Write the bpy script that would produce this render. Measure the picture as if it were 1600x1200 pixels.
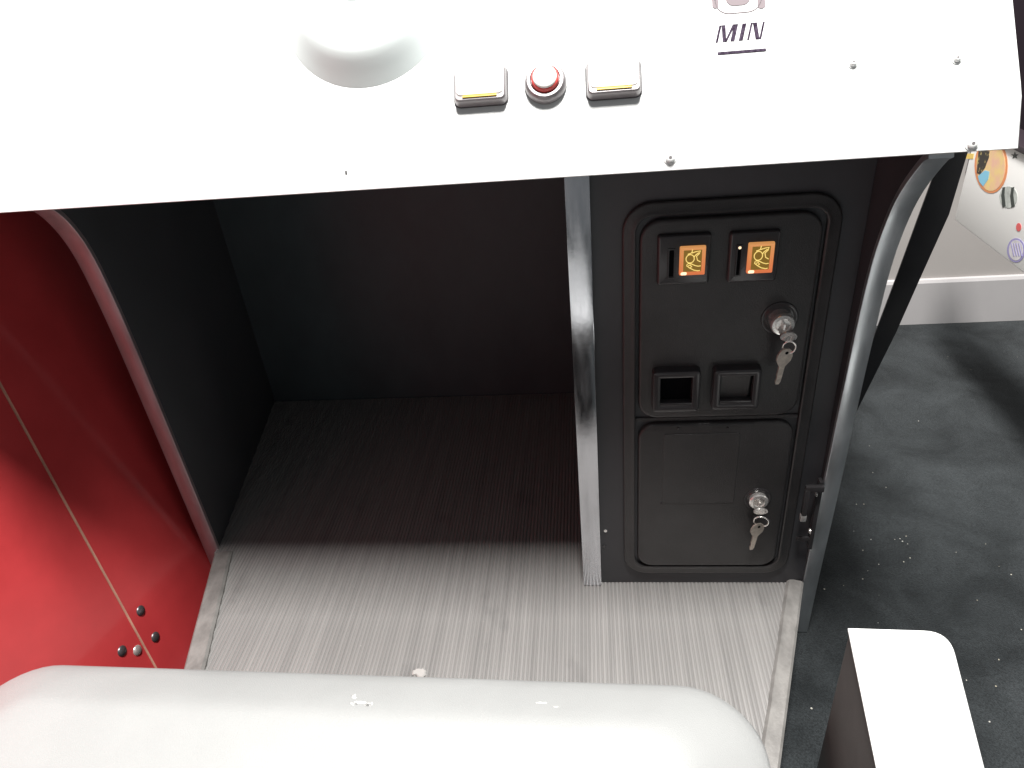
import bpy, bmesh, math, random
from mathutils import Vector, Matrix

random.seed(7)
scene = bpy.context.scene
for o in list(bpy.data.objects):
    bpy.data.objects.remove(o)

# ------------------------------------------------------------------ camera
F = 1125.0                                   # focal length in pixels of the 1600 px wide photograph
AX = Vector((0.9927, -0.0304, -0.1140))      # world X seen by the camera (right, down, forward)
AZ = Vector((-0.0859, -0.8467, -0.5236))
AX.normalize(); AZ = (AZ - AX * AX.dot(AZ)).normalized(); AY = AZ.cross(AX)
CAM = Vector((0.0130, -0.8290, 0.8990))
right = Vector((AX[0], AY[0], AZ[0])); down = Vector((AX[1], AY[1], AZ[1])); fwd = Vector((AX[2], AY[2], AZ[2]))
cd = bpy.data.cameras.new('camera'); cam = bpy.data.objects.new('camera', cd)
scene.collection.objects.link(cam)
m3 = Matrix((right, -down, -fwd)).transposed()
cam.matrix_world = Matrix.Translation(CAM) @ m3.to_4x4()
cd.sensor_width = 36.0; cd.lens = F / 1600 * 36.0; cd.clip_start = 0.01; cd.clip_end = 100
scene.camera = cam
scene.render.resolution_x = 1024; scene.render.resolution_y = 768

# ------------------------------------------------------------------ light
w = bpy.data.worlds.new('World'); scene.world = w; w.use_nodes = True
bg = w.node_tree.nodes['Background']
bg.inputs[0].default_value = (0.93, 0.97, 1.0, 1); bg.inputs[1].default_value = 0.19

def area(name, loc, target, sx, sy, power, col=(1, 1, 1)):
    l = bpy.data.lights.new(name, 'AREA'); l.shape = 'RECTANGLE'; l.size = sx; l.size_y = sy
    l.energy = power; l.color = col
    o = bpy.data.objects.new(name, l); scene.collection.objects.link(o)
    o.location = loc
    o.rotation_euler = (Vector(target) - Vector(loc)).to_track_quat('-Z', 'Y').to_euler()
    return o
area('ceiling_lamp', (0.02, -0.63, 3.40), (0.02, -0.63, 0), 0.40, 0.66, 205, (1.0, 0.97, 0.94))
area('rear_fill_light', (0.15, 0.32, 2.80), (0.5, 0.6, 0), 1.0, 0.5, 78, (1.0, 0.98, 0.96))  # added fill for the wall and white machine; no such lamp known

scene.view_settings.view_transform = 'Standard'
scene.view_settings.look = 'None'
scene.view_settings.exposure = 0.0
scene.view_settings.gamma = 1.0

# ------------------------------------------------------------------ pixel -> place
def ray(u, v):
    c = Vector(((u - 800) / F, (v - 600) / F, 1.0))
    return right * c[0] + down * c[1] + fwd * c[2]
def on(u, v, n, p):
    r = ray(u, v); n = Vector(n)
    return CAM + r * ((Vector(p) - CAM).dot(n) / r.dot(n))
def onX(u, v, x): return on(u, v, (1, 0, 0), (x, 0, 0))
def onY(u, v, y): return on(u, v, (0, 1, 0), (0, y, 0))
def onZ(u, v, z): return on(u, v, (0, 0, 1), (0, 0, z))

# ------------------------------------------------------------------ materials
def mat(name, col, rough=0.5, metal=0.0, var=0.0, vscale=(8, 8, 8), bump=0.0, bscale=400.0, spec=0.5,
        emit=None, estr=0.0, coat=0.0, rvar=0.0, col2=None, lo=0.35, hi=0.65, detail=4.0):
    m = bpy.data.materials.new(name); m.use_nodes = True
    nt = m.node_tree; b = nt.nodes['Principled BSDF']
    b.inputs['Base Color'].default_value = (*col, 1)
    b.inputs['Roughness'].default_value = rough; b.inputs['Metallic'].default_value = metal
    b.inputs['Specular IOR Level'].default_value = spec
    b.inputs['Coat Weight'].default_value = coat
    if coat: b.inputs['Coat Roughness'].default_value = 0.12
    if emit:
        b.inputs['Emission Color'].default_value = (*emit, 1); b.inputs['Emission Strength'].default_value = estr
    tc = nt.nodes.new('ShaderNodeNewGeometry')
    if var or rvar or col2:
        mp = nt.nodes.new('ShaderNodeVectorMath'); mp.operation = 'MULTIPLY'
        mp.inputs[1].default_value = vscale
        nt.links.new(tc.outputs['Position'], mp.inputs[0])
        nz = nt.nodes.new('ShaderNodeTexNoise'); nz.inputs['Scale'].default_value = 1.0
        nz.inputs['Detail'].default_value = detail; nz.inputs['Roughness'].default_value = 0.6
        nt.links.new(mp.outputs[0], nz.inputs['Vector'])
        rp = nt.nodes.new('ShaderNodeValToRGB')
        c2 = col2 if col2 else tuple(min(1, c * (1 + var)) for c in col)
        c1 = col if col2 else tuple(c * (1 - var) for c in col)
        rp.color_ramp.elements[0].color = (*c1, 1); rp.color_ramp.elements[1].color = (*c2, 1)
        rp.color_ramp.elements[0].position = lo; rp.color_ramp.elements[1].position = hi
        nt.links.new(nz.outputs['Fac'], rp.inputs['Fac'])
        nt.links.new(rp.outputs['Color'], b.inputs['Base Color'])
        if rvar:
            mr = nt.nodes.new('ShaderNodeMapRange')
            mr.inputs['To Min'].default_value = max(0.02, rough - rvar); mr.inputs['To Max'].default_value = min(1, rough + rvar)
            mr.inputs['From Min'].default_value = 0.3; mr.inputs['From Max'].default_value = 0.7
            nt.links.new(nz.outputs['Fac'], mr.inputs['Value']); nt.links.new(mr.outputs[0], b.inputs['Roughness'])
    if bump:
        nb = nt.nodes.new('ShaderNodeTexNoise'); nb.inputs['Scale'].default_value = bscale; nb.inputs['Detail'].default_value = 3
        nt.links.new(tc.outputs['Position'], nb.inputs['Vector'])
        bp = nt.nodes.new('ShaderNodeBump'); bp.inputs['Strength'].default_value = bump; bp.inputs['Distance'].default_value = 0.002
        nt.links.new(nb.outputs['Fac'], bp.inputs['Height']); nt.links.new(bp.outputs['Normal'], b.inputs['Normal'])
    return m

WHITE = mat('white_panel_paint', (0.80, 0.82, 0.81), 0.35, var=0.02, vscale=(5, 5, 5), bump=0.05, bscale=900)
BOSSW = mat('white_boss_plastic', (0.80, 0.87, 0.86), 0.4)
BLACK = mat('black_laminate', (0.046, 0.046, 0.051), 0.45, var=0.18, vscale=(7, 7, 4), bump=0.10, bscale=700, rvar=0.08)
FOOT = mat('hazed_black_laminate', (0.100, 0.106, 0.114), 0.5, var=0.12, vscale=(7, 7, 4), bump=0.10, bscale=700, rvar=0.08)  # black laminate with glare haze mixed into its colour
FOOTB = mat('hazed_cool_back_board', (0.088, 0.108, 0.118), 0.5, var=0.12, vscale=(7, 7, 4), bump=0.10, bscale=700, rvar=0.08)  # same haze in the colour, tinted cool against red bounce light
COINB = mat('black_powder_coat', (0.036, 0.0345, 0.035), 0.33, var=0.12, vscale=(20, 20, 20), bump=0.28, bscale=900)
COIN2 = mat('black_cast_plastic', (0.042, 0.040, 0.042), 0.27, bump=0.05, bscale=900)
VOID = mat('painted_hollow_shade', (0.004, 0.004, 0.005), 0.9, spec=0.05)  # near-black colour stands in for the shade inside slots and holes
CHROME = mat('chrome_molding', (0.60, 0.61, 0.64), 0.17, 1.0, var=0.08, vscale=(60, 60, 9), bump=0.06, bscale=60, rvar=0.10)
CHROMER = mat('dull_chrome_molding', (0.58, 0.61, 0.63), 0.40, 0.9, var=0.12, vscale=(30, 30, 9), bump=0.05, bscale=80, rvar=0.10)
CHROMEL = mat('red_reflection_molding', (0.60, 0.50, 0.52), 0.42, 0.75, var=0.12, vscale=(60, 60, 12), rvar=0.06)  # rose in the colour stands in for the red side's reflection
STEEL = mat('bright_steel', (0.88, 0.86, 0.83), 0.25, 0.75)
BEZEL = mat('button_chrome', (0.24, 0.225, 0.23), 0.3, 0.3)
GASK = mat('button_gasket', (0.05, 0.046, 0.05), 0.6)
BRASSY = mat('worn_key_steel', (0.72, 0.64, 0.56), 0.35, 0.7, var=0.15, vscale=(150, 150, 150))
RED = mat('red_laminate', (0.60, 0.052, 0.057), 0.38, var=0.07, vscale=(9, 9, 9), bump=0.06, bscale=500, coat=0.7, rvar=0.08)
SEAM = mat('pale_edge_strip', (0.62, 0.33, 0.24), 0.6, var=0.2, vscale=(80, 80, 20))
TRIM = mat('grey_trim_metal', (0.25, 0.243, 0.232), 0.55, 0.2, var=0.22, vscale=(45, 25, 30), bump=0.2, bscale=260)
SEATM = mat('grey_white_seat_plastic', (0.305, 0.312, 0.309), 0.36, var=0.02, vscale=(10, 10, 10), bump=0.22, bscale=900, rvar=0.08)
SCUFF = mat('white_scuff', (0.9, 0.9, 0.88), 0.6)
CREAM = mat('cream_lens', (0.85, 0.84, 0.80), 0.25)
YEL = mat('yellow_insert', (0.62, 0.42, 0.02), 0.4)
REDL = mat('red_lens', (0.75, 0.10, 0.09), 0.2, spec=0.6)
INK = mat('purple_grey_ink', (0.020, 0.013, 0.024), 1.0, spec=0.0, col2=(0.07, 0.055, 0.08), vscale=(260, 260, 260))
INKP = mat('faded_ink', (0.22, 0.19, 0.20), 1.0, spec=0.0)
WALLM = mat('grey_wall_paint', (0.45, 0.425, 0.405), 0.8, var=0.03, vscale=(3, 3, 3), bump=0.1, bscale=250)
BASEM = mat('pale_baseboard_vinyl', (0.50, 0.485, 0.485), 0.7, var=0.03, vscale=(6, 6, 6))
CRUMB = mat('pale_crumbs', (0.36, 0.33, 0.25), 0.8, col2=(0.60, 0.60, 0.57), vscale=(30, 30, 30))
NWHITE = mat('neighbour_white_laminate', (0.88, 0.88, 0.86), 0.4)
DBLACK = mat('dark_purple_black', (0.022, 0.014, 0.020), 0.5)
def mat_amber():
    m = bpy.data.materials.new('amber_glow'); m.use_nodes = True
    nt = m.node_tree; b = nt.nodes['Principled BSDF']; b.inputs['Base Color'].default_value = (0.4, 0.15, 0.05, 1)
    g = nt.nodes.new('ShaderNodeNewGeometry'); x = nt.nodes.new('ShaderNodeSeparateXYZ'); nt.links.new(g.outputs['Position'], x.inputs[0])
    r = nt.nodes.new('ShaderNodeMapRange'); r.inputs['From Min'].default_value = 0.540; r.inputs['From Max'].default_value = 0.577
    nt.links.new(x.outputs['Z'], r.inputs['Value'])
    c = nt.nodes.new('ShaderNodeValToRGB'); e = c.color_ramp.elements
    e[0].color = (0.95, 0.22, 0.08, 1); e[1].color = (0.92, 0.42, 0.14, 1)
    nt.links.new(r.outputs[0], c.inputs[0]); nt.links.new(c.outputs[0], b.inputs['Emission Color']); b.inputs['Emission Strength'].default_value = 0.62
    return m
AMBER = mat_amber()
AMBERP = mat('dim_amber_plate', (0.10, 0.06, 0.01), 0.3, emit=(0.42, 0.24, 0.03), estr=0.42)
GOLDL = mat('glowing_gold_line', (0.6, 0.5, 0.2), 0.3, emit=(1.0, 0.74, 0.22), estr=0.85)
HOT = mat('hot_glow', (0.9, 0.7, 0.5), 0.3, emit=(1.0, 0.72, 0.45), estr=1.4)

def mat_ribs():
    m = bpy.data.materials.new('grey_ribbed_rubber'); m.use_nodes = True
    nt = m.node_tree; N = nt.nodes; L = nt.links; b = N['Principled BSDF']
    b.inputs['Roughness'].default_value = 0.42; b.inputs['Metallic'].default_value = 0.25
    g = N.new('ShaderNodeNewGeometry')
    def noise(sc, det):
        v = N.new('ShaderNodeVectorMath'); v.operation = 'MULTIPLY'; v.inputs[1].default_value = sc
        L.new(g.outputs['Position'], v.inputs[0])
        n = N.new('ShaderNodeTexNoise'); n.inputs['Scale'].default_value = 1; n.inputs['Detail'].default_value = det
        L.new(v.outputs[0], n.inputs['Vector']); return n.outputs['Fac']
    def ramp(f, a, ca, z, cz):
        r = N.new('ShaderNodeValToRGB'); r.color_ramp.elements[0].position = a; r.color_ramp.elements[1].position = z
        r.color_ramp.elements[0].color = (*ca, 1); r.color_ramp.elements[1].color = (*cz, 1); L.new(f, r.inputs[0]); return r.outputs[0]
    base = ramp(noise((90, 2.2, 1), 3), 0.3, (0.300, 0.295, 0.288), 0.72, (0.385, 0.378, 0.368))
    blot = ramp(noise((9, 7, 1), 5), 0.22, (0.5, 0.5, 0.51), 0.40, (1, 1, 1))
    spots = ramp(noise((190, 120, 1), 2), 0.74, (0, 0, 0), 0.80, (1, 1, 1))
    mx = N.new('ShaderNodeMix'); mx.data_type = 'RGBA'; mx.blend_type = 'MULTIPLY'; mx.inputs['Factor'].default_value = 0.8
    L.new(base, mx.inputs['A']); L.new(blot, mx.inputs['B'])
    m2 = N.new('ShaderNodeMix'); m2.data_type = 'RGBA'; L.new(spots, m2.inputs['Factor'])
    L.new(mx.outputs['Result'], m2.inputs['A']); m2.inputs['B'].default_value = (0.5, 0.49, 0.46, 1)
    L.new(m2.outputs['Result'], b.inputs['Base Color'])
    return m
RIBS = mat_ribs()

def mat_carpet():
    m = bpy.data.materials.new('dark_carpet'); m.use_nodes = True
    nt = m.node_tree; N = nt.nodes; L = nt.links; b = N['Principled BSDF']
    b.inputs['Roughness'].default_value = 0.95; b.inputs['Specular IOR Level'].default_value = 0.15
    b.inputs['Sheen Weight'].default_value = 0.15
    g = N.new('ShaderNodeNewGeometry')
    def noise(s, d, rough=0.5, dist=0):
        n = N.new('ShaderNodeTexNoise'); n.inputs['Scale'].default_value = s; n.inputs['Detail'].default_value = d
        n.inputs['Roughness'].default_value = rough; n.inputs['Distortion'].default_value = dist
        L.new(g.outputs['Position'], n.inputs['Vector']); return n.outputs['Fac']
    r = N.new('ShaderNodeValToRGB'); e = r.color_ramp.elements
    e[0].position = 0.34; e[0].color = (0.011, 0.0140, 0.0155, 1); e[1].position = 0.66; e[1].color = (0.036, 0.042, 0.045, 1)
    L.new(noise(6.5, 4, 0.55, 0.6), r.inputs[0])
    f = N.new('ShaderNodeValToRGB'); f.color_ramp.elements[0].position = 0.3; f.color_ramp.elements[0].color = (0.55, 0.55, 0.55, 1)
    f.color_ramp.elements[1].position = 0.7; f.color_ramp.elements[1].color = (1.25, 1.25, 1.25, 1)
    L.new(noise(420, 2), f.inputs[0])
    mx = N.new('ShaderNodeMix'); mx.data_type = 'RGBA'; mx.blend_type = 'MULTIPLY'; mx.inputs['Factor'].default_value = 1
    L.new(r.outputs[0], mx.inputs['A']); L.new(f.outputs[0], mx.inputs['B']); L.new(mx.outputs['Result'], b.inputs['Base Color'])
    bp = N.new('ShaderNodeBump'); bp.inputs['Strength'].default_value = 0.6; bp.inputs['Distance'].default_value = 0.004
    L.new(noise(500, 3), bp.inputs['Height']); L.new(bp.outputs[0], b.inputs['Normal'])
    return m
CARPET = mat_carpet()

# ------------------------------------------------------------------ object helpers
def empty(name, loc, label, cat, group=None):
    o = bpy.data.objects.new(name, None); scene.collection.objects.link(o)
    o.location = loc; o.empty_display_size = 0.05
    o['label'] = label; o['category'] = cat
    if group: o['group'] = group
    return o
WORLDLOC = {}
def wl(o):
    return WORLDLOC.get(o.name, Vector(o.location))
def obj(name, bm, material, parent=None, smooth=35, label=None, cat=None, kind=None, group=None):
    bmesh.ops.recalc_face_normals(bm, faces=bm.faces)
    lo = Vector((min(v.co[i] for v in bm.verts) for i in range(3)))
    hi = Vector((max(v.co[i] for v in bm.verts) for i in range(3)))
    c = (lo + hi) / 2
    if parent is None: c.z = lo.z
    for v in bm.verts: v.co -= c
    me = bpy.data.meshes.new(name); bm.to_mesh(me); bm.free()
    me.materials.append(material)
    if smooth:
        for p in me.polygons: p.use_smooth = True
        try: me.set_sharp_from_angle(angle=math.radians(smooth))
        except Exception: pass
    o = bpy.data.objects.new(name, me); scene.collection.objects.link(o)
    if parent is not None:
        o.parent = parent; o.location = c - wl(parent)
    else:
        o.location = c
    WORLDLOC[o.name] = c
    if label: o['label'] = label
    if cat: o['category'] = cat
    if kind: o['kind'] = kind
    if group: o['group'] = group
    return o
class Frame:
    """a plane in the place: origin, u to the right, v upwards, n out of the surface"""
    def __init__(s, o, u, v):
        s.o = Vector(o); s.u = Vector(u).normalized(); s.v = Vector(v).normalized(); s.n = s.u.cross(s.v)
    def P(s, a, b, h=0.0): return s.o + s.u * a + s.v * b + s.n * h
    def uv(s, px, py, h=0.0):
        q = on(px, py, s.n, s.o + s.n * h) - s.o
        return q.dot(s.u), q.dot(s.v)
def rr(x0, y0, x1, y1, r, n=6):
    r = min(r, (x1 - x0) / 2 - 1e-5, (y1 - y0) / 2 - 1e-5)
    if r <= 1e-5: return [(x0, y0), (x1, y0), (x1, y1), (x0, y1)]
    pts = []
    for cx, cy, a0 in ((x1 - r, y0 + r, -90), (x1 - r, y1 - r, 0), (x0 + r, y1 - r, 90), (x0 + r, y0 + r, 180)):
        for i in range(n + 1):
            a = math.radians(a0 + 90 * i / n); pts.append((cx + r * math.cos(a), cy + r * math.sin(a)))
    return pts
def loft(bm, loops, cap0=True, cap1=True):
    rings = [[bm.verts.new(p) for p in L] for L in loops]
    n = len(rings[0])
    for a, b in zip(rings, rings[1:]):
        for i in range(n):
            bm.faces.new((a[i], a[(i + 1) % n], b[(i + 1) % n], b[i]))
    if cap0: bm.faces.new(rings[0][::-1])
    if cap1: bm.faces.new(rings[-1])
    return rings
def plate(fr, rect, r, steps, bm=None, n=6):
    """rounded rectangle lofted through (inset, height) steps"""
    bm = bm or bmesh.new(); x0, y0, x1, y1 = rect
    L = []
    for ins, h in steps:
        L.append([fr.P(a, b, h) for a, b in rr(x0 + ins, y0 + ins, x1 - ins, y1 - ins, max(r - ins, 0.0006), n)])
    loft(bm, L); return bm
def ring(fr, rect, r, prof, bm=None, n=8):
    """closed moulding that follows a rounded rectangle; prof = closed (inset, height) section"""
    bm = bm or bmesh.new(); x0, y0, x1, y1 = rect
    R = []
    for ins, h in prof:
        R.append([bm.verts.new(fr.P(a, b, h)) for a, b in rr(x0 + ins, y0 + ins, x1 - ins, y1 - ins, max(r - ins, 0.0006), n)])
    k = len(R[0])
    for a, b in zip(R, R[1:] + R[:1]):
        for i in range(k): bm.faces.new((a[i], a[(i + 1) % k], b[(i + 1) % k], b[i]))
    return bm
def turned(fr, cu, cv, prof, n=28, bm=None, cap0=True, cap1=True, tilt=None):
    bm = bm or bmesh.new(); L = []
    for rad, h in prof:
        L.append([fr.P(cu + rad * math.cos(2 * math.pi * i / n), cv + rad * math.sin(2 * math.pi * i / n), h) for i in range(n)])
    loft(bm, L, cap0, cap1); return bm
def box(p0, p1, bev=0.0, bm=None):
    bm2 = bmesh.new()
    x0, y0, z0 = p0; x1, y1, z1 = p1
    v = [bm2.verts.new((x, y, z)) for z in (z0, z1) for x, y in ((x0, y0), (x1, y0), (x1, y1), (x0, y1))]
    for q in ((0, 3, 2, 1), (4, 5, 6, 7), (0, 1, 5, 4), (1, 2, 6, 5), (2, 3, 7, 6), (3, 0, 4, 7)):
        bm2.faces.new([v[i] for i in q])
    if bev: bmesh.ops.bevel(bm2, geom=bm2.edges[:], offset=bev, segments=2, affect='EDGES', profile=0.6)
    if bm is None: return bm2
    me = bpy.data.meshes.new('t'); bm2.to_mesh(me); bm.from_mesh(me); bpy.data.meshes.remove(me); bm2.free()
    return bm
def prism(pts, axis_vec, bm=None, bev=0.0):
    """polygon of points extruded along a vector"""
    bm2 = bmesh.new(); ax = Vector(axis_vec)
    loft(bm2, [[Vector(p) for p in pts], [Vector(p) + ax for p in pts]])
    if bev:
        bmesh.ops.recalc_face_normals(bm2, faces=bm2.faces)
        bmesh.ops.bevel(bm2, geom=bm2.edges[:], offset=bev, segments=2, affect='EDGES', profile=0.6)
    return bm2
def tube(path, rad, n=8, closed=False, bm=None, radii=None):
    bm = bm or bmesh.new(); path = [Vector(p) for p in path]; k = len(path); rings = []
    for i, p in enumerate(path):
        a = path[(i - 1) % k] if (closed or i > 0) else p
        b = path[(i + 1) % k] if (closed or i < k - 1) else p
        t = (b - a).normalized()
        ref = Vector((0, 1, 0)) if abs(t.y) < 0.9 else Vector((1, 0, 0))
        s = t.cross(ref).normalized(); q = s.cross(t)
        rd = radii[i] if radii else rad
        rings.append([bm.verts.new(p + (s * math.cos(2 * math.pi * j / n) + q * math.sin(2 * math.pi * j / n)) * rd) for j in range(n)])
    for a, b in (list(zip(rings, rings[1:])) + ([(rings[-1], rings[0])] if closed else [])):
        for j in range(n): bm.faces.new((a[j], a[(j + 1) % n], b[(j + 1) % n], b[j]))
    if not closed:
        bm.faces.new(rings[0][::-1]); bm.faces.new(rings[-1])
    return bm
def strip_along(profile, inner, outer, proud, bm=None):
    """a moulding that caps a panel edge: profile = list of (inner point, outer point, outward direction)"""
    bm = bm or bmesh.new(); R = []
    for pi, po, d in profile:
        w_ = (po - pi)
        R.append([bm.verts.new(p) for p in (pi - d * 0.004, pi - w_ * 0.01 + d * proud * 0.2, pi - w_ * 0.005 + d * proud * 0.85,
                  pi + w_ * 0.03 + d * proud, pi + w_ * 0.97 + d * proud, po + w_ * 0.005 + d * proud * 0.85, po + w_ * 0.01 + d * proud * 0.2, po - d * 0.004)])
    for a, b in zip(R, R[1:]):
        for i in range(len(a)):
            bm.faces.new((a[i], a[(i + 1) % len(a)], b[(i + 1) % len(a)], b[i]))
    bm.faces.new(R[0][::-1]); bm.faces.new(R[-1])
    return bm
def smoothpoly(pts, it=2):
    for _ in range(it):
        q = [pts[0]]
        for a, b in zip(pts, pts[1:]):
            q += [tuple(x * 0.75 + y * 0.25 for x, y in zip(a, b)), tuple(x * 0.25 + y * 0.75 for x, y in zip(a, b))]
        q.append(pts[-1]); pts = q
    return pts

ZC = -0.12            # carpet level (the platform the cabinet stands on is z = 0)

# ================================================================== setting
bm = bmesh.new()
bmesh.ops.create_grid(bm, x_segments=4, y_segments=4, size=4.0)
for v in bm.verts: v.co.z = ZC
obj('carpet', bm, CARPET, kind='structure')
wy = 1.075
wall = obj('wall', box((-3.0, wy, ZC), (4.0, wy + 0.1, 2.2)), WALLM, kind='structure', smooth=0)
bprof = [(wy - 0.0005, ZC + 0.001), (wy - 0.0125, ZC + 0.001), (wy - 0.0124, ZC + 0.012), (wy - 0.012, ZC + 0.126), (wy - 0.008, ZC + 0.134), (wy - 0.0005, ZC + 0.136)]
obj('baseboard', prism([(-3.0, y, z) for y, z in bprof], (7.0, 0, 0)), BASEM, wall, 25)

# crumbs and lint scattered on the carpet: nobody could count them
bm = bmesh.new()
def crumb(x, y, s):
    r = bmesh.ops.create_icosphere(bm, subdivisions=1, radius=s)
    for v in r['verts']:
        v.co = Vector((v.co.x * random.uniform(0.7, 1.5), v.co.y * random.uniform(0.7, 1.5), v.co.z * 0.6)) + Vector((x, y, ZC + s * 0.4))
for px, py, s in ((1435, 658, .0028), (1422, 872, .0030), (1412, 878, .0028), (1406, 842, .0026), (1348, 860, .0026), (1373, 882, .0026), (1350, 788, .0028), (1338, 788, .002),
                  (1580, 898, .003), (1268, 1107, .0036), (1546, 1128, .003), (1348, 905, .0028), (1288, 921, .0034), (1596, 984, .0026), (1510, 1063, .0022), (1318, 915, .0022),
                  (1527, 938, .0022), (1356, 892, .0018), (1410, 846, .003), (1418, 850, .002), (1398, 843, .002), (1540, 850, .0018), (1494, 863, .0018), (1334, 830, .0018)):
    p = onZ(px, py, ZC); crumb(p.x, p.y, s * 0.4)
for i in range(60):
    x = random.uniform(0.36, 1.5); y = random.uniform(-0.9, 0.95)
    crumb(x, y, abs(random.gauss(0, 0.0005)) + 0.0003)
obj('floor_crumbs', bm, CRUMB, kind='stuff', label='pale crumbs and lint scattered on the dark carpet')

# ================================================================== the cabinet
cab = empty('arcade_cabinet', (-0.15, 0.2, ZC), 'black sit-down arcade cabinet with white control panel, red cockpit side and coin door', 'arcade machine')

# --- platform with ribbed mat
WL0 = Vector((-0.759, 0.58, 0)); WL1 = Vector((-0.676, 0.06, 0))      # inner face of the left footwell wall
TL = Vector((-0.548, -0.45, 0))                                       # outer left platform edge near the seat
XR = 0.329                                                            # inner face of the right side panel
TR = Vector((0.173, -0.45, 0))
def xl(y):
    return WL1.x + (WL0.x - WL1.x) * (y - 0.06) / 0.52 if y > 0.06 else WL1.x + (TL.x - WL1.x) * (y - 0.06) / (-0.51)
def xrr(y): return 0.327 if y > 0.0 else 0.327 + (TR.x - 0.327) * y / (-0.45)
pf = [(xl(0.575) - 0.002, 0.575), (xl(0.06), 0.06), (xl(-0.45), -0.45), (xrr(-0.45), -0.45), (xrr(0), 0.0), (xrr(.1), 0.575)]
obj('platform', prism([(x, y, ZC + 0.001) for x, y in pf], (0, 0, -ZC - 0.005)), BLACK, cab, 0)
bm = bmesh.new()
pitch = 0.0060
# ribbed sheet: every rib has a flat top and sloping sides, cut to the outline of the platform
def yrange(x):
    ys = [y / 400.0 for y in range(-180, 230)]
    ok = [y for y in ys if xl(y) + (-0.008 if y > 0.066 else 0.008) < x < xrr(y) - 0.004 and not (x > 0.012 and y > 0.006)]
    return (min(ok), max(ok)) if ok else None
x = -0.774
prev = None
while x < 0.324:
    yr = yrange(x + pitch / 2)
    if yr:
        y0, y1 = yr
        cs = [(0, -0.0016), (0.0010, -0.0003), (0.0017, 0.0), (0.0038, 0.0), (0.0045, -0.0003), (0.0055, -0.0016), (pitch, -0.0016)]
        j = random.uniform(-0.0001, 0.0001)
        a = [bm.verts.new((x + c, y0, h + j)) for c, h in cs]; b = [bm.verts.new((x + c, y1, h + j)) for c, h in cs]
        for i in range(len(cs) - 1): bm.faces.new((a[i], a[i + 1], b[i + 1], b[i]))
    x += pitch
obj('ribbed_mat', bm, RIBS, cab, 0)

# grey edging strips of the platform
def edging(p0, p1, wdt, side):
    d = (p1 - p0).normalized(); nrm = Vector((-d.y, d.x, 0)) * side      # towards the mat
    sec = [(-0.002, -0.045), (-0.002, 0.004), (0.001, 0.0065), (wdt - 0.004, 0.0065), (wdt, 0.0035), (wdt, -0.003), (0.0, -0.045)]
    bm = bmesh.new(); n = 40
    L = []
    for i in range(n + 1):
        t = i / n; c = p0.lerp(p1, t); j = random.uniform(-0.0005, 0.0005)
        L.append([c + nrm * (s + (j if s > wdt * 0.6 else 0)) + Vector((0, 0, h + random.uniform(-0.00015, 0.00015))) for s, h in sec[:-1]])
    loft(bm, L); return bm
obj('edging_strip', edging(Vector((-0.676, 0.062, 0)), TL, 0.030, 1), TRIM, cab, 30)
obj('edging_strip', edging(Vector((0.327, -0.004, 0)), TR, 0.023, -1), TRIM, cab, 30)

# --- footwell
TOPZ = 0.70
prof = smoothpoly([(0.080, -0.118), (0.081, 0.20), (0.081, 0.42), (0.078, 0.50), (0.070, 0.58), (0.050, 0.628), (0.018, 0.665), (-0.03, 0.690), (-0.10, 0.697)], 2)
dW = (WL1 - WL0).normalized(); nW = Vector((-dW.y, dW.x, 0))              # along the wall towards the viewer
if nW.x > 0: nW = -nW                                                    # outward (left)
def left_pt(y, z, off=0.0):
    t = (y - WL0.y) / (WL1.y - WL0.y)
    return Vector((WL0.x + (WL1.x - WL0.x) * t, y, z)) + nW * off
inner = [left_pt(y, z) for y, z in prof] + [left_pt(0.60, 0.697), left_pt(0.60, -0.118)]
sp = obj('side_panel', prism(inner, nW * 0.024), FOOT, cab, 0)
def mold_profile(pf_, fpt, wv):
    P = []
    for i, (y, z) in enumerate(pf_):
        a = pf_[max(0, i - 1)]; b = pf_[min(len(pf_) - 1, i + 1)]
        t = Vector((0, b[0] - a[0], b[1] - a[1])).normalized()
        d = Vector((0, -t.z, t.y))
        if d.y > 0: d = -d
        P.append((fpt(y, z), fpt(y, z) + wv, d))
    return P
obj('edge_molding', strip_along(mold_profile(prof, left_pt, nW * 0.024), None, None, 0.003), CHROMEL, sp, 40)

profR = smoothpoly([(0.004, -0.118), (0.000, 0.02), (-0.013, 0.23), (-0.018, 0.38), (-0.024, 0.47), (-0.030, 0.54), (-0.043, 0.592), (-0.066, 0.643), (-0.106, 0.688), (-0.118, 0.694)], 2)
def right_pt(y, z): return Vector((XR, y, z))
inn = [right_pt(y, z) for y, z in profR] + [Vector((XR, 0.60, 0.694)), Vector((XR, 0.60, -0.118))]
sp = obj('side_panel', prism(inn, (0.022, 0, 0)), BLACK, cab, 0)
obj('edge_molding', strip_along(mold_profile(profR, right_pt, Vector((0.022, 0, 0))), None, None, 0.003), CHROMER, sp, 40)

obj('back_panel', box((-0.80, 0.577, -0.1), (0.328, 0.597, 0.697)), FOOTB, cab, 0)
# divider between footwell and coin box, with its chrome edge
dv = obj('divider_panel', box((-0.0140, 0.000, 0.0005), (0.0120, 0.576, 0.694)), BLACK, cab, 0)
obj('edge_molding', box((-0.0146, -0.0075, 0.0008), (0.0142, -0.0004, 0.694), 0.0008), CHROME, dv, 40)

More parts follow.
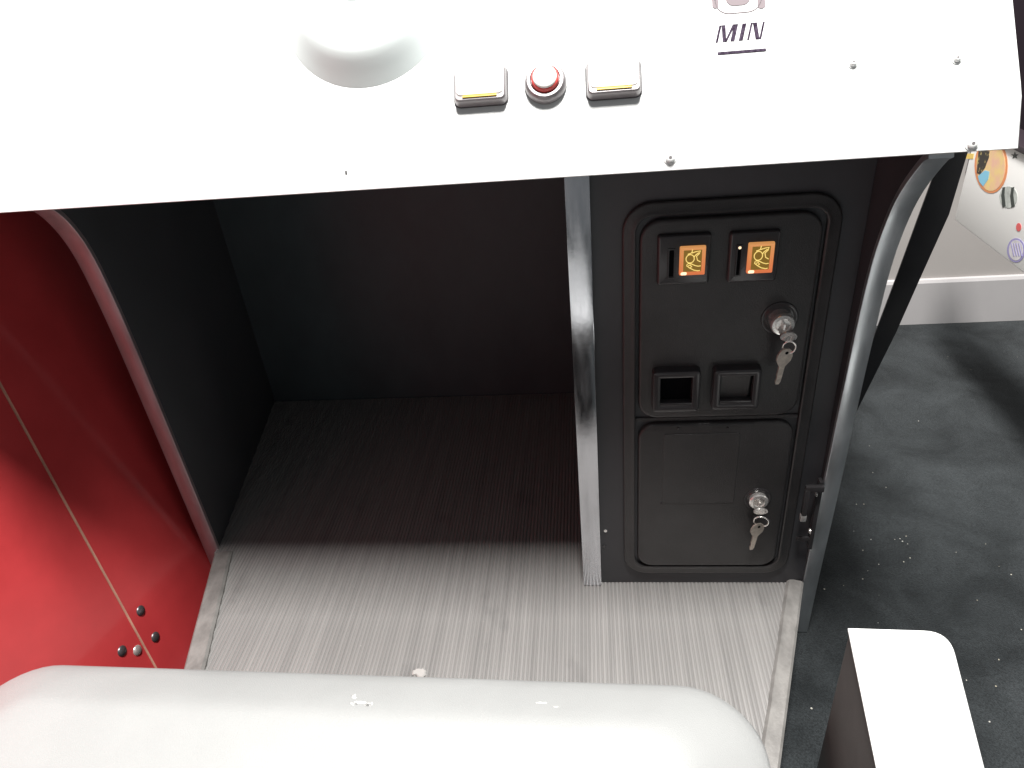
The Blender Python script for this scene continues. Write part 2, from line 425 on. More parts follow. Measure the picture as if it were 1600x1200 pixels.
# --- coin box front and doors (plane y = 0)
CP = Frame((0, 0, 0), (1, 0, 0), (0, 0, 1))
obj('coin_panel', box((0.0125, 0.0, 0.0005), (0.3285, 0.018, 0.694)), BLACK, cab, 0)
def rectpx(x0, y0, x1, y1, h):
    a = CP.uv((x0 + 0), y1, h); b = CP.uv(x1, y0, h); return (a[0], a[1], b[0], b[1])
fx0, fx1 = 0.0505, 0.3005
fz0, fz1 = 0.026, 0.628
dz = 0.3215                                              # joint between the doors
FR = (fx0, fz0, fx1, fz1)
# frame: outer raised rim, flat, inner raised rim
obj('door_frame', ring(CP, FR, 0.036, [(0, 0.0002), (0, 0.0035), (0.0012, 0.0052), (0.003, 0.0058), (0.0105, 0.0055), (0.0125, 0.0070), (0.0150, 0.0074), (0.0165, 0.0062), (0.0168, 0.0002)]), COINB, cab, 40)
obj('door_frame_rail', plate(CP, (fx0 + 0.0170, dz - 0.0030, fx1 - 0.0170, dz + 0.0030), 0.002, [(0, 0.0002), (0, 0.0022), (0.0008, 0.003)]), COINB, cab, 40)
dsteps = [(0, 0.0003), (0, 0.0045), (0.0009, 0.0066), (0.0024, 0.0078), (0.0045, 0.0082)]
UD = (fx0 + 0.0205, dz + 0.0050, fx1 - 0.0205, fz1 - 0.0205)
LD = (fx0 + 0.0205, fz0 + 0.0185, fx1 - 0.0205, dz - 0.0050)
ud = obj('upper_coin_door', plate(CP, UD, 0.026, dsteps, n=8), COINB, cab, 40)
ld = obj('lower_cash_door', plate(CP, LD, 0.024, dsteps, n=8), COINB, cab, 40)
H = 0.0082
# pressed rectangle on the lower door: a very shallow raised field
q = rectpx(1034, 676, 1157, 786, H)
obj('pressed_plate', plate(CP, q, 0.003, [(0, H + 0.0001), (0, H + 0.0005), (0.0007, H + 0.0011)]), COINB, ld, 40)
for px, py in ((1060, 669), (1137, 669), (1033, 786)):
    u, v = CP.uv(px, py, H)
    obj('rivet', turned(CP, u, v, [(0.0017, H + 0.0001), (0.0014, H + 0.0011), (0.0005, H + 0.0015)], 10), COIN2, ld, 40)

def coin_set(px_bez, px_slot, px_btn, spark=False):
    q = rectpx(*px_bez, H + 0.006)
    # bezel body built as four-sided plate; the slot is a near-black plate on it
    obj('coin_bezel', plate(CP, q, 0.004, [(0, H + 0.0002), (0.0006, H + 0.0045), (0.0020, H + 0.0062), (0.0034, H + 0.0066)]), COIN2, ud, 40)
    hb = H + 0.0066
    s = rectpx(*px_slot, hb)
    obj('coin_slot', plate(CP, s, 0.0008, [(0, hb + 0.0001), (0, hb + 0.0004)]), VOID, ud, 0)
    obj('slot_surround', ring(CP, (s[0] - 0.0022, s[1] - 0.0030, s[2] + 0.0022, s[3] + 0.0026), 0.001, [(0, hb + 0.0001), (0.0004, hb + 0.0014), (0.0018, hb + 0.0014), (0.0021, hb + 0.0001)], n=2), COIN2, ud, 40)
    b = rectpx(*px_btn, hb + 0.003)
    w_ = b[2] - b[0]; h_ = b[3] - b[1]; sh = 0.0012
    # glowing rim with the darker printed window inside it
    obj('reject_button', ring(CP, b, 0.0016, [(0, hb + 0.0002), (0.0003, hb + 0.0030), (0.0012, hb + 0.0040), (0.0045, hb + 0.0030), (0.0047, hb + 0.0002)], n=3), AMBER, ud, 40)
    obj('button_window', plate(CP, (b[0] + 0.0044, b[1] + 0.0044, b[2] - 0.0044, b[3] - 0.0044), 0.0008, [(0, hb + 0.0002), (0, hb + 0.0026)], n=2), AMBERP, ud, 0)
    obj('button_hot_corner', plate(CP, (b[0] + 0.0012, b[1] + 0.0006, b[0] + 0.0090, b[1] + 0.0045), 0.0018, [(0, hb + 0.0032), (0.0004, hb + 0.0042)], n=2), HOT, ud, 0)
    # line drawing: a hand feeding a coin
    ht = hb + 0.0031
    def L(pts, r=0.00055, closed=False):
        tube([CP.P(b[0] + w_ * a, b[1] + h_ * c, ht) for a, c in pts], r, 5, closed, art)
    art = bmesh.new()
    L([(0.40 + 0.16 * math.cos(t * math.pi / 8), 0.58 + 0.145 * math.sin(t * math.pi / 8)) for t in range(16)], closed=True)
    L([(0.30, 0.74), (0.42, 0.77), (0.46, 0.80), (0.48, 0.90)])
    L([(0.46, 0.78), (0.62, 0.82), (0.78, 0.84), (0.74, 0.74), (0.64, 0.66), (0.68, 0.52), (0.80, 0.46)])
    L([(0.55, 0.64), (0.60, 0.70), (0.72, 0.78)])
    L([(0.30, 0.40), (0.28, 0.34), (0.40, 0.26), (0.56, 0.18), (0.72, 0.15), (0.80, 0.16)])
    L([(0.32, 0.42), (0.46, 0.40), (0.60, 0.34), (0.72, 0.31), (0.82, 0.32)])
    L([(0.34, 0.34), (0.42, 0.36), (0.48, 0.30), (0.42, 0.28)])
    obj('button_symbol', art, GOLDL, ud, 60, label='hand and coin line symbol glowing gold')
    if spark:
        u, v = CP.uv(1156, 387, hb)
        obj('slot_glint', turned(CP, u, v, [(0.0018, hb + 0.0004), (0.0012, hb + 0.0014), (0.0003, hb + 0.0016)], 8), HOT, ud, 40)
coin_set((1026, 364, 1113, 447), (1045, 391, 1053, 432), (1061, 384, 1104, 431))
coin_set((1135, 359, 1222, 443), (1150, 385, 1158, 428), (1166, 378, 1212, 428), True)

# return cups
def cup(px_out, px_in, openn):
    q = rectpx(*px_out, H + 0.008); i_ = rectpx(*px_in, H + 0.008)
    x0, z0, x1, z1 = q
    ins = 0.0105
    hh = 0.013
    ringp = [(0, H + 0.0002), (0.0006, H + hh * 0.7), (0.0016, H + hh * 0.93), (0.0032, H + hh), (ins - 0.002, H + hh), (ins, H + hh - 0.0012), (ins + 0.0008, H + 0.0004)]
    obj('return_cup', ring(CP, q, 0.006, ringp, n=5), COIN2, ud, 40)
    rct = (x0 + ins, z0 + ins, x1 - ins, z1 - ins)
    if openn:
        obj('cup_dark_plate', plate(CP, rct, 0.001, [(0, H + 0.0004), (0, H + 0.0010)], n=2), VOID, ud, 0)
    else:
        obj('cup_flap', prism([CP.P(rct[0] + 0.0004, rct[1], H + 0.003), CP.P(rct[2] - 0.004, rct[1], H + 0.003), CP.P(rct[2] - 0.004, rct[3], H + 0.0115), CP.P(rct[0] + 0.0004, rct[3], H + 0.0115)], CP.n * -0.0015, bev=0.0004), COINB, ud, 0)
    obj('cup_lip', prism([CP.P(x0 + ins, z0 + ins - 0.0005, H + 0.0006), CP.P(x1 - ins, z0 + ins - 0.0005, H + 0.0006), CP.P(x1 - ins, z0 + ins - 0.0005, H + 0.0122), CP.P(x0 + ins, z0 + ins - 0.0005, H + 0.0122)], (0, 0, 0.0050), bev=0.0012), COIN2, ud, 40)
cup((1018, 576, 1096, 643), (1031, 592, 1083, 630), True)
cup((1110, 573, 1192, 639), (1115, 587, 1178, 630), False)

# locks
def lock(px, py, door, big, dx=0.0, dzz=0.0):
    u, v = CP.uv(px, py, H)
    R = 0.0205 if big else 0.0175
    bm = turned(CP, u, v, [(R + 0.002, H + 0.0001), (R + 0.0016, H + 0.0014), (R, H + 0.0018), (R - 0.0024, H + 0.0008), (R - 0.0044, H + 0.0004)], 32)
    obj('lock_dish', bm, COIN2, door, 50)
    hgt = 0.020 if big else 0.009
    r = 0.0145 if big else 0.0135
    bm = turned(CP, u, v, [(r * 0.93, H + 0.0006), (r * 0.93, H + hgt * 0.6), (r, H + hgt * 0.72), (r * 1.0, H + hgt * 0.85), (r * 0.9, H + hgt), (r * 0.62, H + hgt + 0.0006), (r * 0.55, H + hgt - 0.0010), (r * 0.1, H + hgt - 0.0010)], 28)
    obj('lock_cylinder', bm, STEEL, door, 35)
    obj('keyhole', plate(CP, (u - 0.0009, v - 0.0035, u + 0.0009, v + 0.0035), 0.0004, [(0, H + hgt - 0.0012), (0, H + hgt - 0.0004)], n=2), VOID, door, 0)
    return CP.P(u, v, H + hgt)
k1 = lock(1218, 497, ud, True)
k2 = lock(1184, 779, ld, False)

# hasp bracket screwed on the inside of the right panel
bm = bmesh.new()
hp = onX(1268, 800, XR - 0.004)
hy, hz = -0.012, 0.175
bm = box((XR - 0.006, -0.014, 0.085), (XR - 0.0005, -0.003, 0.215), 0.001)
box((XR - 0.026, -0.022, 0.203), (XR - 0.001, -0.015, 0.2125), 0.0012, bm)
box((XR - 0.0265, -0.0225, 0.150), (XR - 0.0195, -0.0155, 0.2065), 0.0012, bm)
box((XR - 0.024, -0.012, 0.100), (XR - 0.001, -0.009, 0.108), 0.001, bm)
hs = obj('hasp_bracket', bm, COIN2, cab, 30)
obj('hasp_tip', box((XR - 0.0272, -0.0228, 0.1485), (XR - 0.0188, -0.0150, 0.1600), 0.0015), STEEL, hs, 30)
for z in (0.118, 0.19):
    fr = Frame((XR - 0.006, -0.0095, z), (0, -1, 0), (0, 0, 1))
    obj('screw', turned(fr, 0, 0, [(0.0045, 0.0), (0.0042, 0.0015), (0.002, 0.0026)], 12), STEEL, hs, 40)
for px, py in ((946, 829), (944, 853), (1240, 770)):
    u, v = CP.uv(px, py, 0)
    obj('screw', turned(CP, u, v, [(0.0028, 0.0002), (0.0026, 0.0012), (0.001, 0.0018)], 12), STEEL if px == 946 else COIN2, cab, 40)

# --- control panel
E0 = Vector((0, -0.121, 0.6965)); LIP = math.radians(68); PAN = math.radians(52)
Fo = E0 + Vector((0, math.cos(LIP), math.sin(LIP))) * 0.047
pu = Vector((0, math.cos(PAN), math.sin(PAN)))
S1 = 0.46
Tp = Fo + pu * S1
XL, XRc = -1.05, 0.405
th = 0.004
def sec(x):
    # sheet metal section, lower lip / fold (rounded) / face
    out = [E0 + Vector((0, 0.010, -0.002)), E0 + Vector((0, 0.0004, -0.0004)), E0 + Vector((0, 0, 0.0004))]
    ld_ = Vector((0, math.cos(LIP), math.sin(LIP)))
    for t in (0.030, 0.040, 0.045): out.append(E0 + ld_ * t)
    for a in (0.010, 0.030, S1): out.append(Fo + pu * a)
    nb = Vector((0, math.sin(PAN), -math.cos(PAN)))
    inn_ = [Fo + pu * S1 + nb * th, Fo + pu * 0.01 + nb * th, E0 + ld_ * 0.03 + Vector((0, 0.005, -0.001)), E0 + Vector((0, 0.010, 0.002))]
    return [Vector((x, p.y, p.z)) for p in out + inn_]
bm = bmesh.new(); loft(bm, [sec(XL), sec(XRc - 0.001), [p + Vector((0.001, 0.001, 0)) for p in sec(XRc - 0.001)]])
cpan = obj('control_panel', bm, WHITE, cab, 40)
hb_ = [Vector((0, E0.y + 0.012, 0.7005)), Vector((0, Tp.y - 0.01, Tp.z - 0.03)), Vector((0, 0.60, Tp.z - 0.03)), Vector((0, 0.60, 0.7005))]
hb_[1] = Vector((0, Tp.y + 0.02, Tp.z - 0.02)); hb_.insert(1, Vector((0, Fo.y + 0.022, Fo.z)))
obj('console_housing', prism([p + Vector((XL + 0.01, 0, 0)) for p in hb_], (XRc - 0.03 - XL, 0, 0)), BLACK, cab, 0)
# left of the view an added ledge extends the console to shade the red side
KF = Frame(Fo, (1, 0, 0), pu)                         # panel face frame
def kf(px, py, h=0.0): return KF.uv(px, py, h)

def square_button(px0, py0, px1, py1, inset_px):
    h = 0.012
    a = kf(px0, py1, h); b = kf(px1, py0, h)
    gk = plate(KF, (a[0] - 0.0024, a[1] - 0.0019, b[0] + 0.0024, b[1] + 0.0026), 0.007, [(0, 0.0001), (0, 0.0014), (0.0002, 0.0016)], n=5)
    root = obj('push_button', plate(KF, (a[0] - 0.0012, a[1] - 0.0015, b[0] + 0.0012, b[1] + 0.0015), 0.006,
               [(0, 0.0002), (0, 0.0040), (0.0008, 0.0090), (0.0012, 0.0110), (0.0022, h), (0.0050, h)], n=5), BEZEL, cab, 40)
    obj('gasket', gk, GASK, root, 0)
    obj('button_lens', plate(KF, (a[0] + 0.0016, a[1] + 0.0046, b[0] - 0.0016, b[1] - 0.0014), 0.005, [(0, h - 0.0005), (0.0004, h + 0.0008), (0.0016, h + 0.0014)], n=4), CREAM, root, 40)
    obj('button_insert', plate(KF, (a[0] + 0.008, a[1] + 0.0024, b[0] - 0.008, a[1] + 0.0038), 0.0004, [(0, h), (0, h + 0.0014)], n=2), YEL, root, 0)
square_button(710, 98, 788, 158, 8)
square_button(919, 86, 999, 146, 8)
u, v = kf(852, 127, 0.006)
rb = obj('push_button', turned(KF, u, v, [(0.0205, 0.0002), (0.0208, 0.003), (0.0195, 0.0085), (0.0175, 0.0105), (0.0150, 0.0105), (0.0138, 0.0085)], 36), BEZEL, cab, 40)
obj('button_lens', turned(KF, u, v, [(0.0136, 0.006), (0.0134, 0.0125), (0.0122, 0.0142), (0.0116, 0.0144)], 30, cap1=True), REDL, rb, 60)

obj('lens_cap', turned(KF, u, v, [(0.0116, 0.0140), (0.0114, 0.0156), (0.0095, 0.0164), (0.002, 0.0168)], 30), CREAM, rb, 60)
# boss around the steering shaft
bu, bv = -0.209, 0.141
boss = obj('steering_boss', turned(KF, bu, bv, [(0.0850, 0.0002), (0.0805, 0.005), (0.0740, 0.0125), (0.0680, 0.0195), (0.0630, 0.0240), (0.058, 0.027), (0.050, 0.0290), (0.03, 0.0297)], 64), BOSSW, cab, 50)
obj('shaft_collar', turned(KF, bu + 0.004, bv + 0.034, [(0.017, 0.0299), (0.017, 0.038), (0.011, 0.040), (0.011, 0.075), (0.008, 0.077)], 24), COIN2, boss, 40)
# screws
def screw_on(px, py, fr, h0, r, material=WHITE, hex_=True):
    u, v = fr.uv(px, py, h0)
    s = obj('screw', turned(fr, u, v, [(r * 1.35, h0 + 0.0001), (r * 1.35, h0 + 0.0008), (r * 0.95, h0 + 0.0012), (r * 0.9, h0 + 0.0030), (r * 0.6, h0 + 0.0040), (r * 0.35, h0 + 0.0040), (r * 0.3, h0 + 0.0026)], 18), material, cab, 40)
    obj('screw_socket', turned(fr, u, v, [(r * 0.34, h0 + 0.0030), (r * 0.30, h0 + 0.0041)], 6), BEZEL, s, 0)
LF = Frame(E0, (1, 0, 0), (0, math.cos(LIP), math.sin(LIP)))
screw_on(1047, 247, LF, 0.0, 0.0046)
screw_on(1518, 225, LF, 0.0, 0.0046)
screw_on(1332, 100, KF, 0.0, 0.0034)
screw_on(1494, 93, KF, 0.0, 0.0034)
u, v = LF.uv(541, 270, 0)
obj('paint_nick', plate(LF, (u - 0.001, v - 0.002, u + 0.0008, v + 0.002), 0.0004, [(0, 0.0001), (0, 0.0003)], n=2), COIN2, cab, 0)

# lettering: slanted printed capitals
def letters(name, strokes, x0, x1):
    bm = bmesh.new()
    a = kf(x0, 69); b = kf(x1, 37)
    for q in strokes:
        P = [(a[0] + (b[0] - a[0]) * (p[0] + 0.10 * p[1]), a[1] + 0.0015 + (b[1] - a[1]) * p[1]) for p in q]
        loft(bm, [[KF.P(u_, v_, 0.0002) for u_, v_ in P], [KF.P(u_, v_, 0.0005) for u_, v_ in P]])
    obj(name, bm, INK, cab, 0)
letters('lettering', [[(0, 0), (0.050, 0), (0.050, 1), (0, 1)]], 1118, 1189)
letters('lettering', [[(0.050, 1), (0.135, 1), (0.235, 0.0), (0.155, 0.0)]], 1118, 1189)
letters('lettering', [[(0.200, 0.0), (0.245, 0.0), (0.350, 1), (0.290, 1)]], 1118, 1189)
letters('lettering', [[(0.320, 0), (0.410, 0), (0.410, 1), (0.320, 1)]], 1118, 1189)
letters('lettering', [[(0.50, 0), (0.590, 0), (0.590, 1), (0.50, 1)]], 1118, 1189)
letters('lettering', [[(0.68, 0), (0.725, 0), (0.725, 1), (0.68, 1)]], 1118, 1189)
letters('lettering', [[(0.725, 1), (0.815, 1), (0.950, 0), (0.865, 0)]], 1118, 1189)
letters('lettering', [[(0.940, 0.0), (0.985, 0.0), (0.985, 1), (0.940, 1)]], 1118, 1189)
a = kf(1121, 83); b = kf(1197, 80)
obj('underline', plate(KF, (a[0], min(a[1], b[1]), b[0], min(a[1], b[1]) + 0.0027), 0.0005, [(0, 0.0002), (0, 0.0006)], n=2), INK, cab, 0)
# printed symbol above the lettering (rounded slot inside a ring, with shoulders)
a = kf(1128, 14); b = kf(1178, -26)
obj('printed_symbol', plate(KF, (a[0] + 0.004, a[1] + 0.002, b[0] - 0.004, b[1]), 0.008, [(0, 0.0002), (0, 0.0005)]), INKP, cab, 0)
obj('printed_symbol', ring(KF, (a[0] - 0.0065, a[1] - 0.0058, b[0] + 0.0065, b[1] + 0.004), 0.014, [(0, 0.0002), (0, 0.0005), (0.0008, 0.0005), (0.0008, 0.0002)]), INKP, cab, 0)
for s in (0, 1):
    q0 = kf(1113 if s == 0 else 1184, 14); q1 = kf(1122 if s == 0 else 1195, -6)
    obj('printed_symbol', plate(KF, (q0[0], q0[1], q1[0], q1[1]), 0.003, [(0, 0.0002), (0, 0.0005)], n=3), INKP, cab, 0)

# --- red cockpit side on the left, leaning outwards: two boards with a pale joint
TH, PH = math.radians(-5), math.radians(10)
NH = Vector((math.cos(TH), math.sin(TH), 0)); YD = Vector((-math.sin(TH), math.cos(TH), 0))
RF = Frame((-0.712, 0.057, 0), YD, Vector((0, 0, math.cos(PH))) - NH * math.sin(PH))     # u away from the viewer, n into the cockpit
zb0 = (ZC + 0.001) / math.cos(PH); zt0 = 0.692 / math.cos(PH)
sl = [RF.uv(0, 600), RF.uv(250, 1055)]
def seam_u(v): return sl[0][0] + (sl[1][0] - sl[0][0]) * (v - sl[0][1]) / (sl[1][1] - sl[0][1])
def board(quad, th=0.018, bev=0.0008):
    return prism([RF.P(a, b, 0) for a, b in quad], RF.n * -th, bev=bev)
g_ = 0.0018
obj('cockpit_side', board([(0.143, zb0), (0.143, zt0), (seam_u(zt0) + g_, zt0), (seam_u(zb0) + g_, zb0)]), RED, cab, 0)
obj('cockpit_side', board([(seam_u(zb0) - g_, zb0), (seam_u(zt0) - g_, zt0), (-1.0, zt0), (-1.0, zb0)]), RED, cab, 0)
obj('joint_strip', prism([RF.P(seam_u(zb0) - g_ * 0.9, zb0 + 0.001, 0.0008), RF.P(seam_u(zb0) + g_ * 0.9, zb0 + 0.001, 0.0008), RF.P(seam_u(zt0) + g_ * 0.9, zt0 - 0.001, 0.0008), RF.P(seam_u(zt0) - g_ * 0.9, zt0 - 0.001, 0.0008)], RF.n * -0.012), SEAM, cab, 0)
BOLT = mat('grey_bolt', (0.20, 0.19, 0.20), 0.35, 0.8)
for px, py, m_ in ((221, 954, BOLT), (244, 995, BOLT), (192, 1017, BOLT), (216, 1016, STEEL)):
    u, v = RF.uv(px, py, 0.002)
    obj('bolt', turned(RF, u, v, [(0.0085, 0.0002), (0.0082, 0.0012), (0.0062, 0.0027), (0.0028, 0.0034), (0.0004, 0.0036)], 16), m_, cab, 50)
# added ledge, out of view, shaped to throw shade on the red side
lg = [(-1.05, -0.1185), (-0.650, -0.1185), (-0.612, -0.150), (-0.598, -0.178), (-0.640, -0.196), (-0.75, -0.20), (-1.05, -0.20)]
obj('added_shade_ledge', prism([(x, y, 0.700) for x, y in lg], (0, 0, 0.035), bev=0.004), WHITE, cab, 0)

# --- black strut at the right rear, bent once
prs = [((1510, 245), (1469, 247)), ((1483, 335), (1437, 334)), ((1440, 430), (1402, 430)), ((1400, 520), (1368, 520)), ((1335, 650), (1319, 650))]
st = [(onX(*a, 0.42), onX(*b, 0.400)) for a, b in prs]
top_ = [p + (p - q) * 0.5 for p, q in zip(st[0], st[1])]
foot_ = [p + (p - q) * ((ZC - p.z) / (p.z - q.z)) for p, q in zip(st[4], st[3])]
st = [top_] + st + [foot_]
bm = bmesh.new()
loft(bm, [[a, b, b + Vector((0.002, 0.006, 0)), a + Vector((0, 0.006, 0))] for a, b in st])
obj('rear_strut', bm, BLACK, cab, 45)

# ================================================================== keys hanging from the locks
def keyset(p, label, ringr, tilt, keylen, stub):
    root = empty('key_set', p, label, 'keys', 'key sets hanging from the coin door locks')
    yk = p.y - 0.004
    # key turned in the lock: head sticking out
    c = p + Vector((stub[0], -0.006, stub[1]))
    fr = Frame(c, Vector((1, 0.15, -0.25)), Vector((0.25, -0.35, 1)))
    bm = bmesh.new()
    pts = []
    for i in range(20):
        t = 2 * math.pi * i / 20; pts.append((0.0105 * math.cos(t), 0.0080 * math.sin(t)))
    loft(bm, [[fr.P(a, b, -0.001) for a, b in pts], [fr.P(a, b, 0.001) for a, b in pts]])
    box((p.x - 0.0012, p.y - 0.006, p.z - 0.004), (p.x + 0.0012, p.y + 0.003, p.z + 0.004), 0, bm)
    obj('key', bm, STEEL, root, 30)
    rc = c + Vector((0.002, -0.002, -0.004 - ringr))
    e1 = Vector((math.cos(tilt), -0.35, math.sin(tilt))).normalized(); e2 = Vector((-math.sin(tilt) * 0.8, -0.25, math.cos(tilt))).normalized()
    obj('ring', tube([rc + e1 * ringr * 0.75 * math.cos(t * math.pi / 12) + e2 * ringr * math.sin(t * math.pi / 12) for t in range(24)], 0.0011, 8, True), STEEL, root, 60)
    # hanging key: bow, neck, blade
    kc = rc + Vector((-0.003, 0.001, -ringr * 0.6))
    ax = Vector((-0.10, 0.08, -1)).normalized(); sd = Vector((1, 0.25, -0.10)).normalized()
    fr = Frame(kc, sd, -ax)
    prof_ = [(-0.003, 0.004), (0.003, 0.0040), (0.0080, 0.0), (0.0100, -0.007), (0.0092, -0.014), (0.0055, -0.0195), (0.0036, -0.0225), (0.0036, -keylen + 0.004), (0.0018, -keylen),
             (-0.0022, -keylen), (-0.0036, -keylen + 0.005), (-0.0026, -keylen + 0.010), (-0.0038, -keylen + 0.014), (-0.0040, -0.0225), (-0.0060, -0.0195), (-0.0098, -0.013), (-0.0100, -0.006), (-0.0075, 0.0005)]
    bm = bmesh.new()
    loft(bm, [[fr.P(a, b, -0.0011) for a, b in prof_], [fr.P(a, b, 0.0011) for a, b in prof_]])
    kk = obj('key', bm, BRASSY, root, 30)
    obj('key_hole', turned(fr, 0.001, -0.002, [(0.0022, 0.0012), (0.0020, 0.0015)], 12), VOID, kk, 0)
keyset(k1, 'steel keys on a ring hanging from the upper coin door lock', 0.0100, 0.2, 0.050, (0.006, -0.012))
keyset(k2, 'steel keys on an oval ring hanging from the lower cash door lock', 0.0140, 0.5, 0.052, (0.002, -0.011))

# ================================================================== seat
zs = 0.355
fl = onZ(60, 1058, zs); frr = onZ(1100, 1087, zs); sr = onZ(1188, 1188, zs)
seat = empty('bench_seat', (-0.2, -0.65, ZC), 'pale grey molded plastic bench seat with rounded rim and scuffs', 'seat')
SF = Frame((0, 0, 0), (1, 0, 0), (0, 1, 0))
x0s, x1s = -0.600, 0.148; y1s = -0.394; y0s = -0.98
Ls = []
def seat_outline(ins, n=10):
    pts = rr(x0s + ins, y0s + ins, x1s - ins, y1s - ins, max(0.066 - ins * 0.40, 0.02), n)
    # front edge falls back a little towards the right
    return [(x, y - 0.014 * (x - x0s) / (x1s - x0s)) for x, y in pts]
seat_steps = [(0.010, 0.255), (0.002, 0.275), (0.0, 0.298), (0.0018, 0.307), (0.006, 0.315), (0.013, 0.322), (0.024, 0.3295), (0.040, 0.3395), (0.056, 0.3490),
              (0.066, 0.3545), (0.073, 0.3575), (0.080, 0.3592), (0.090, 0.3600), (0.12, 0.3603)]
for ins, z in seat_steps:
    Ls.append([SF.P(a, b, z) for a, b in seat_outline(ins)])
bm = bmesh.new(); loft(bm, Ls)
from mathutils.bvhtree import BVHTree
SB = BVHTree.FromBMesh(bm)
so = obj('seat_pan', bm, SEATM, seat, 60)
obj('seat_base', box((-0.50, -0.95, ZC + 0.001), (0.08, -0.52, 0.2549), 0.01), BLACK, seat, 30)
def blob(name, px, py, z, rx, ry, material, parent=None, seed=1, up=0.0007, **kw):
    rnd = random.Random(seed); c = onZ(px, py, z); k = 18
    pts = [(c.x + rx * math.cos(2 * math.pi * i / k) * rnd.uniform(0.5, 1.1), c.y + ry * math.sin(2 * math.pi * i / k) * rnd.uniform(0.5, 1.1)) for i in range(k)]
    bm = bmesh.new()
    loft(bm, [[Vector((x, y, z)) for x, y in pts], [Vector((c.x + (x - c.x) * 0.8, c.y + (y - c.y) * 0.8, z + up)) for x, y in pts]])
    return obj(name, bm, material, parent, 30, **kw)
def scuff(px, py, rx, ry, seed):
    rnd = random.Random(seed); k = 12; bm = bmesh.new(); lo_ = []; up_ = []
    for i in range(k):
        t = 2 * math.pi * i / k; f_ = rnd.uniform(0.45, 1.1)
        hit = SB.ray_cast(CAM, ray(px + rx * f_ * math.cos(t), py + ry * f_ * math.sin(t)).normalized())
        if hit[0] is None: return
        lo_.append(hit[0] + hit[1] * 0.0001); up_.append(hit[0] + hit[1] * 0.0005)
    loft(bm, [lo_, up_]); obj('scuff', bm, SCUFF, so, 0)
for a in ((553, 1088, 5, 5, 1), (562, 1097, 10, 5, 2), (573, 1101, 7, 4, 3), (551, 1100, 4, 4, 4), (580, 1098, 3, 4, 5), (845, 1098, 10, 2, 6), (870, 1104, 9, 2, 7)):
    scuff(*a)
blob('gum_blot', 656, 1051, 0.0005, 0.014, 0.009, mat('dried_gum', (0.44, 0.43, 0.415), 0.85), None, 3, 0.002, label='dried pale gum blot stuck to the grey ribbed mat', cat='gum')

# ================================================================== low side rail on the right
zb = 0.20
A = onZ(1325, 980, zb); B = onZ(1484, 985, zb); Cc = onZ(1538, 1195, zb); D = onZ(1369, 1195, zb)
ext = 2.6
D2 = A + (D - A) * ext; C2 = B + (Cc - B) * ext
rail = empty('side_rail', ((A.x + B.x) / 2, A.y - 0.2, ZC), 'low cockpit side rail with white top and black inner face beside the platform', 'side rail')
def rail_outline(ins):
    a = A + Vector((ins, -ins, 0)); b = B + Vector((-ins, -ins, 0)); c = C2 + Vector((-ins, ins, 0)); d_ = D2 + Vector((ins, ins, 0))
    pts = [a]
    e1 = (b - a).normalized(); e2 = (c - b).normalized(); r = 0.026
    p0 = b - e1 * r; p2 = b + e2 * r * 1.2
    for i in range(9):
        t = i / 8; pts.append(p0 * (1 - t) ** 2 + b * 2 * t * (1 - t) + p2 * t * t)
    return pts + [c, d_]
bm = bmesh.new()
loft(bm, [[Vector((p.x, p.y, ZC + 0.001)) for p in rail_outline(0.002)], [Vector((p.x, p.y, zb - 0.0065)) for p in rail_outline(0.002)]])
obj('rail_body', bm, mat('dark_grey_board', (0.095, 0.086, 0.082), 0.6, var=0.1, vscale=(20, 20, 20), bump=0.1, bscale=500), rail, 0)
bm = bmesh.new()
loft(bm, [[Vector((p.x, p.y, zb - 0.006)) for p in rail_outline(0.0005)], [Vector((p.x, p.y, zb - 0.002)) for p in rail_outline(0)], [Vector((p.x, p.y, zb)) for p in rail_outline(0.0015)]])
obj('rail_top', bm, WHITE, rail, 0)

# ================================================================== neighbouring white machine with stickers
XN = 0.82
nm = empty('white_game_machine', (XN + 0.3, 0.55, ZC), 'white game table with colourful stickers near the grey wall', 'game machine')
zlow = onX(1540, 381, XN).z; ztop = onX(1592, 236, XN).z
obj('body', box((XN, -0.50, zlow), (XN + 0.05, 0.80, ztop), 0.003), NWHITE, nm, 30)
obj('table_top', box((XN - 0.006, -0.50, ztop + 0.0005), (XN + 0.056, 0.80, ztop + 0.012), 0.003), DBLACK, nm, 30)
wb = onY(1578, 0, 1.06)
obj('display_board', box((wb.x, 1.045, 0.30), (wb.x + 0.6, 1.073, 2.0), 0.003), DBLACK, None, 30, label='dark purple board standing against the grey wall behind the white game table', cat='board')
for x in (XN + 0.025,):
    for y in (-0.42, -0.12):
        obj('leg', prism([(x - 0.02, y - 0.02, ZC + 0.001), (x + 0.02, y - 0.02, ZC + 0.001), (x + 0.02, y + 0.02, ZC + 0.001), (x - 0.02, y + 0.02, ZC + 0.001)], (0, 0, zlow - ZC - 0.002), bev=0.003), DBLACK, nm, 30)
NF = Frame((XN, 0, 0), (0, -1, 0), (0, 0, 1))        # u towards the viewer
if NF.n.x > 0: NF = Frame((XN, 0, 0), (0, -1, 0), (0, 0, 1))
def decal(name, pts, material, h=0.0006, lab=None):
    s = -1 if NF.n.x < 0 else 1
    hh = h if NF.n.x < 0 else -h
    base = 0.0002 if NF.n.x < 0 else -0.0002
    bm = bmesh.new(); P = [NF.uv(a, b) for a, b in pts]
    loft(bm, [[NF.P(a, b, base) for a, b in P], [NF.P(a, b, hh) for a, b in P]])
    return obj(name, bm, material, nm, 0, label=lab)
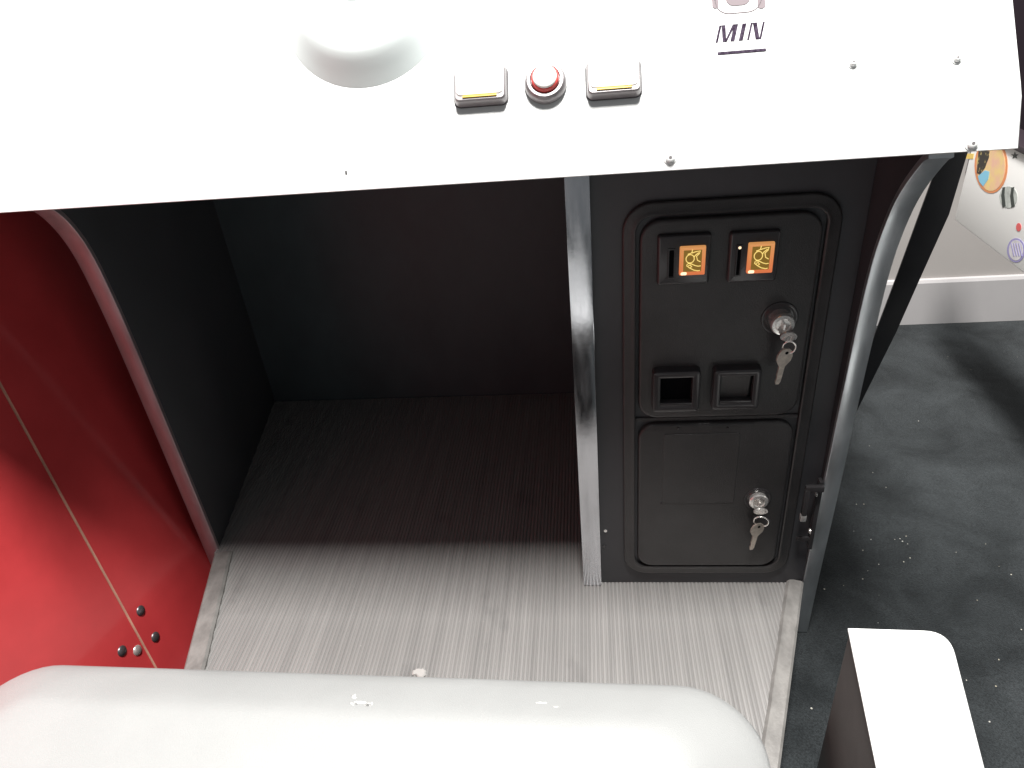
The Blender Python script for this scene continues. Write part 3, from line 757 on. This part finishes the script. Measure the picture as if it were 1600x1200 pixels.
def ell(cx, cy, rx, ry, rot=0.0, n=26, a0=0, a1=360):
    out = []
    full = abs(a1 - a0) >= 360
    for i in range(n + (0 if full else 1)):
        t = math.radians(a0 + (a1 - a0) * i / n); x, y = rx * math.cos(t), ry * math.sin(t)
        out.append((cx + x * math.cos(rot) - y * math.sin(rot), cy + x * math.sin(rot) + y * math.cos(rot)))
    return out
D_OR = mat('sticker_orange', (0.80, 0.30, 0.12), 0.4); D_YE = mat('sticker_yellow', (0.88, 0.68, 0.24), 0.4, col2=(0.85, 0.50, 0.38), vscale=(28, 28, 28))
D_BK = mat('sticker_black', (0.03, 0.025, 0.02), 0.4, col2=(0.5, 0.4, 0.15), vscale=(120, 120, 120), lo=0.55, hi=0.62)
D_BL = mat('sticker_blue', (0.25, 0.60, 0.80), 0.4); D_GR = mat('sticker_grey', (0.50, 0.53, 0.50), 0.4, var=0.2, vscale=(60, 60, 60)); D_DK = mat('sticker_dark', (0.04, 0.05, 0.045), 0.4)
D_RD = mat('sticker_red', (0.70, 0.12, 0.12), 0.4); D_PU = mat('sticker_violet', (0.33, 0.30, 0.55), 0.4); D_LG = mat('sticker_pale', (0.62, 0.60, 0.62), 0.4, var=0.12, vscale=(90, 90, 90))
decal('sticker', ell(1549, 259, 26, 43), D_OR, 0.0006, 'orange rimmed round sticker with black, yellow and blue')
decal('sticker', ell(1549, 259, 22.5, 39.5), D_YE, 0.0009)
decal('sticker', [(1528, 256), (1527, 270), (1532, 273), (1540, 262), (1546, 246), (1547, 236), (1530, 234)], D_BK, 0.0012)
decal('sticker', [(1529, 275), (1531, 284), (1537, 291), (1545, 280), (1547, 268), (1540, 266)], D_BL, 0.0012)
decal('sticker', ell(1576, 308, 14, 17), D_GR, 0.0006, 'grey striped round sticker')
for dx in (-7, 7):
    decal('sticker', [(1576 + dx - 2, 293), (1576 + dx + 2, 292), (1576 + dx + 1, 304), (1576 + dx + 3, 322), (1576 + dx - 2, 324), (1576 + dx - 4, 306)], D_DK, 0.0009)
decal('sticker', ell(1592, 355, 4, 6.5), D_RD, 0.0006, 'small red dot sticker')
decal('sticker', ell(1588, 391, 14, 19), D_PU, 0.0006, 'violet outlined shell sticker')
decal('sticker', ell(1588, 391, 11, 16), D_LG, 0.0009)
for k in range(4):
    decal('sticker', [(1580 + 4 * k, 380), (1581.3 + 4 * k, 380), (1586 + 4 * k, 400), (1584.6 + 4 * k, 401)], D_PU, 0.0012)
decal('sticker', [(1586 + (6 if i % 2 == 0 else 2.4) * math.sin(i * math.pi / 5), 243 - (6 if i % 2 == 0 else 2.4) * math.cos(i * math.pi / 5)) for i in range(10)], D_DK, 0.0006, 'small black star sticker')
decal('sticker', [(1505, 240), (1522, 240), (1521, 248), (1506, 248)], mat('sticker_amber', (0.85, 0.60, 0.15), 0.4), 0.0006)
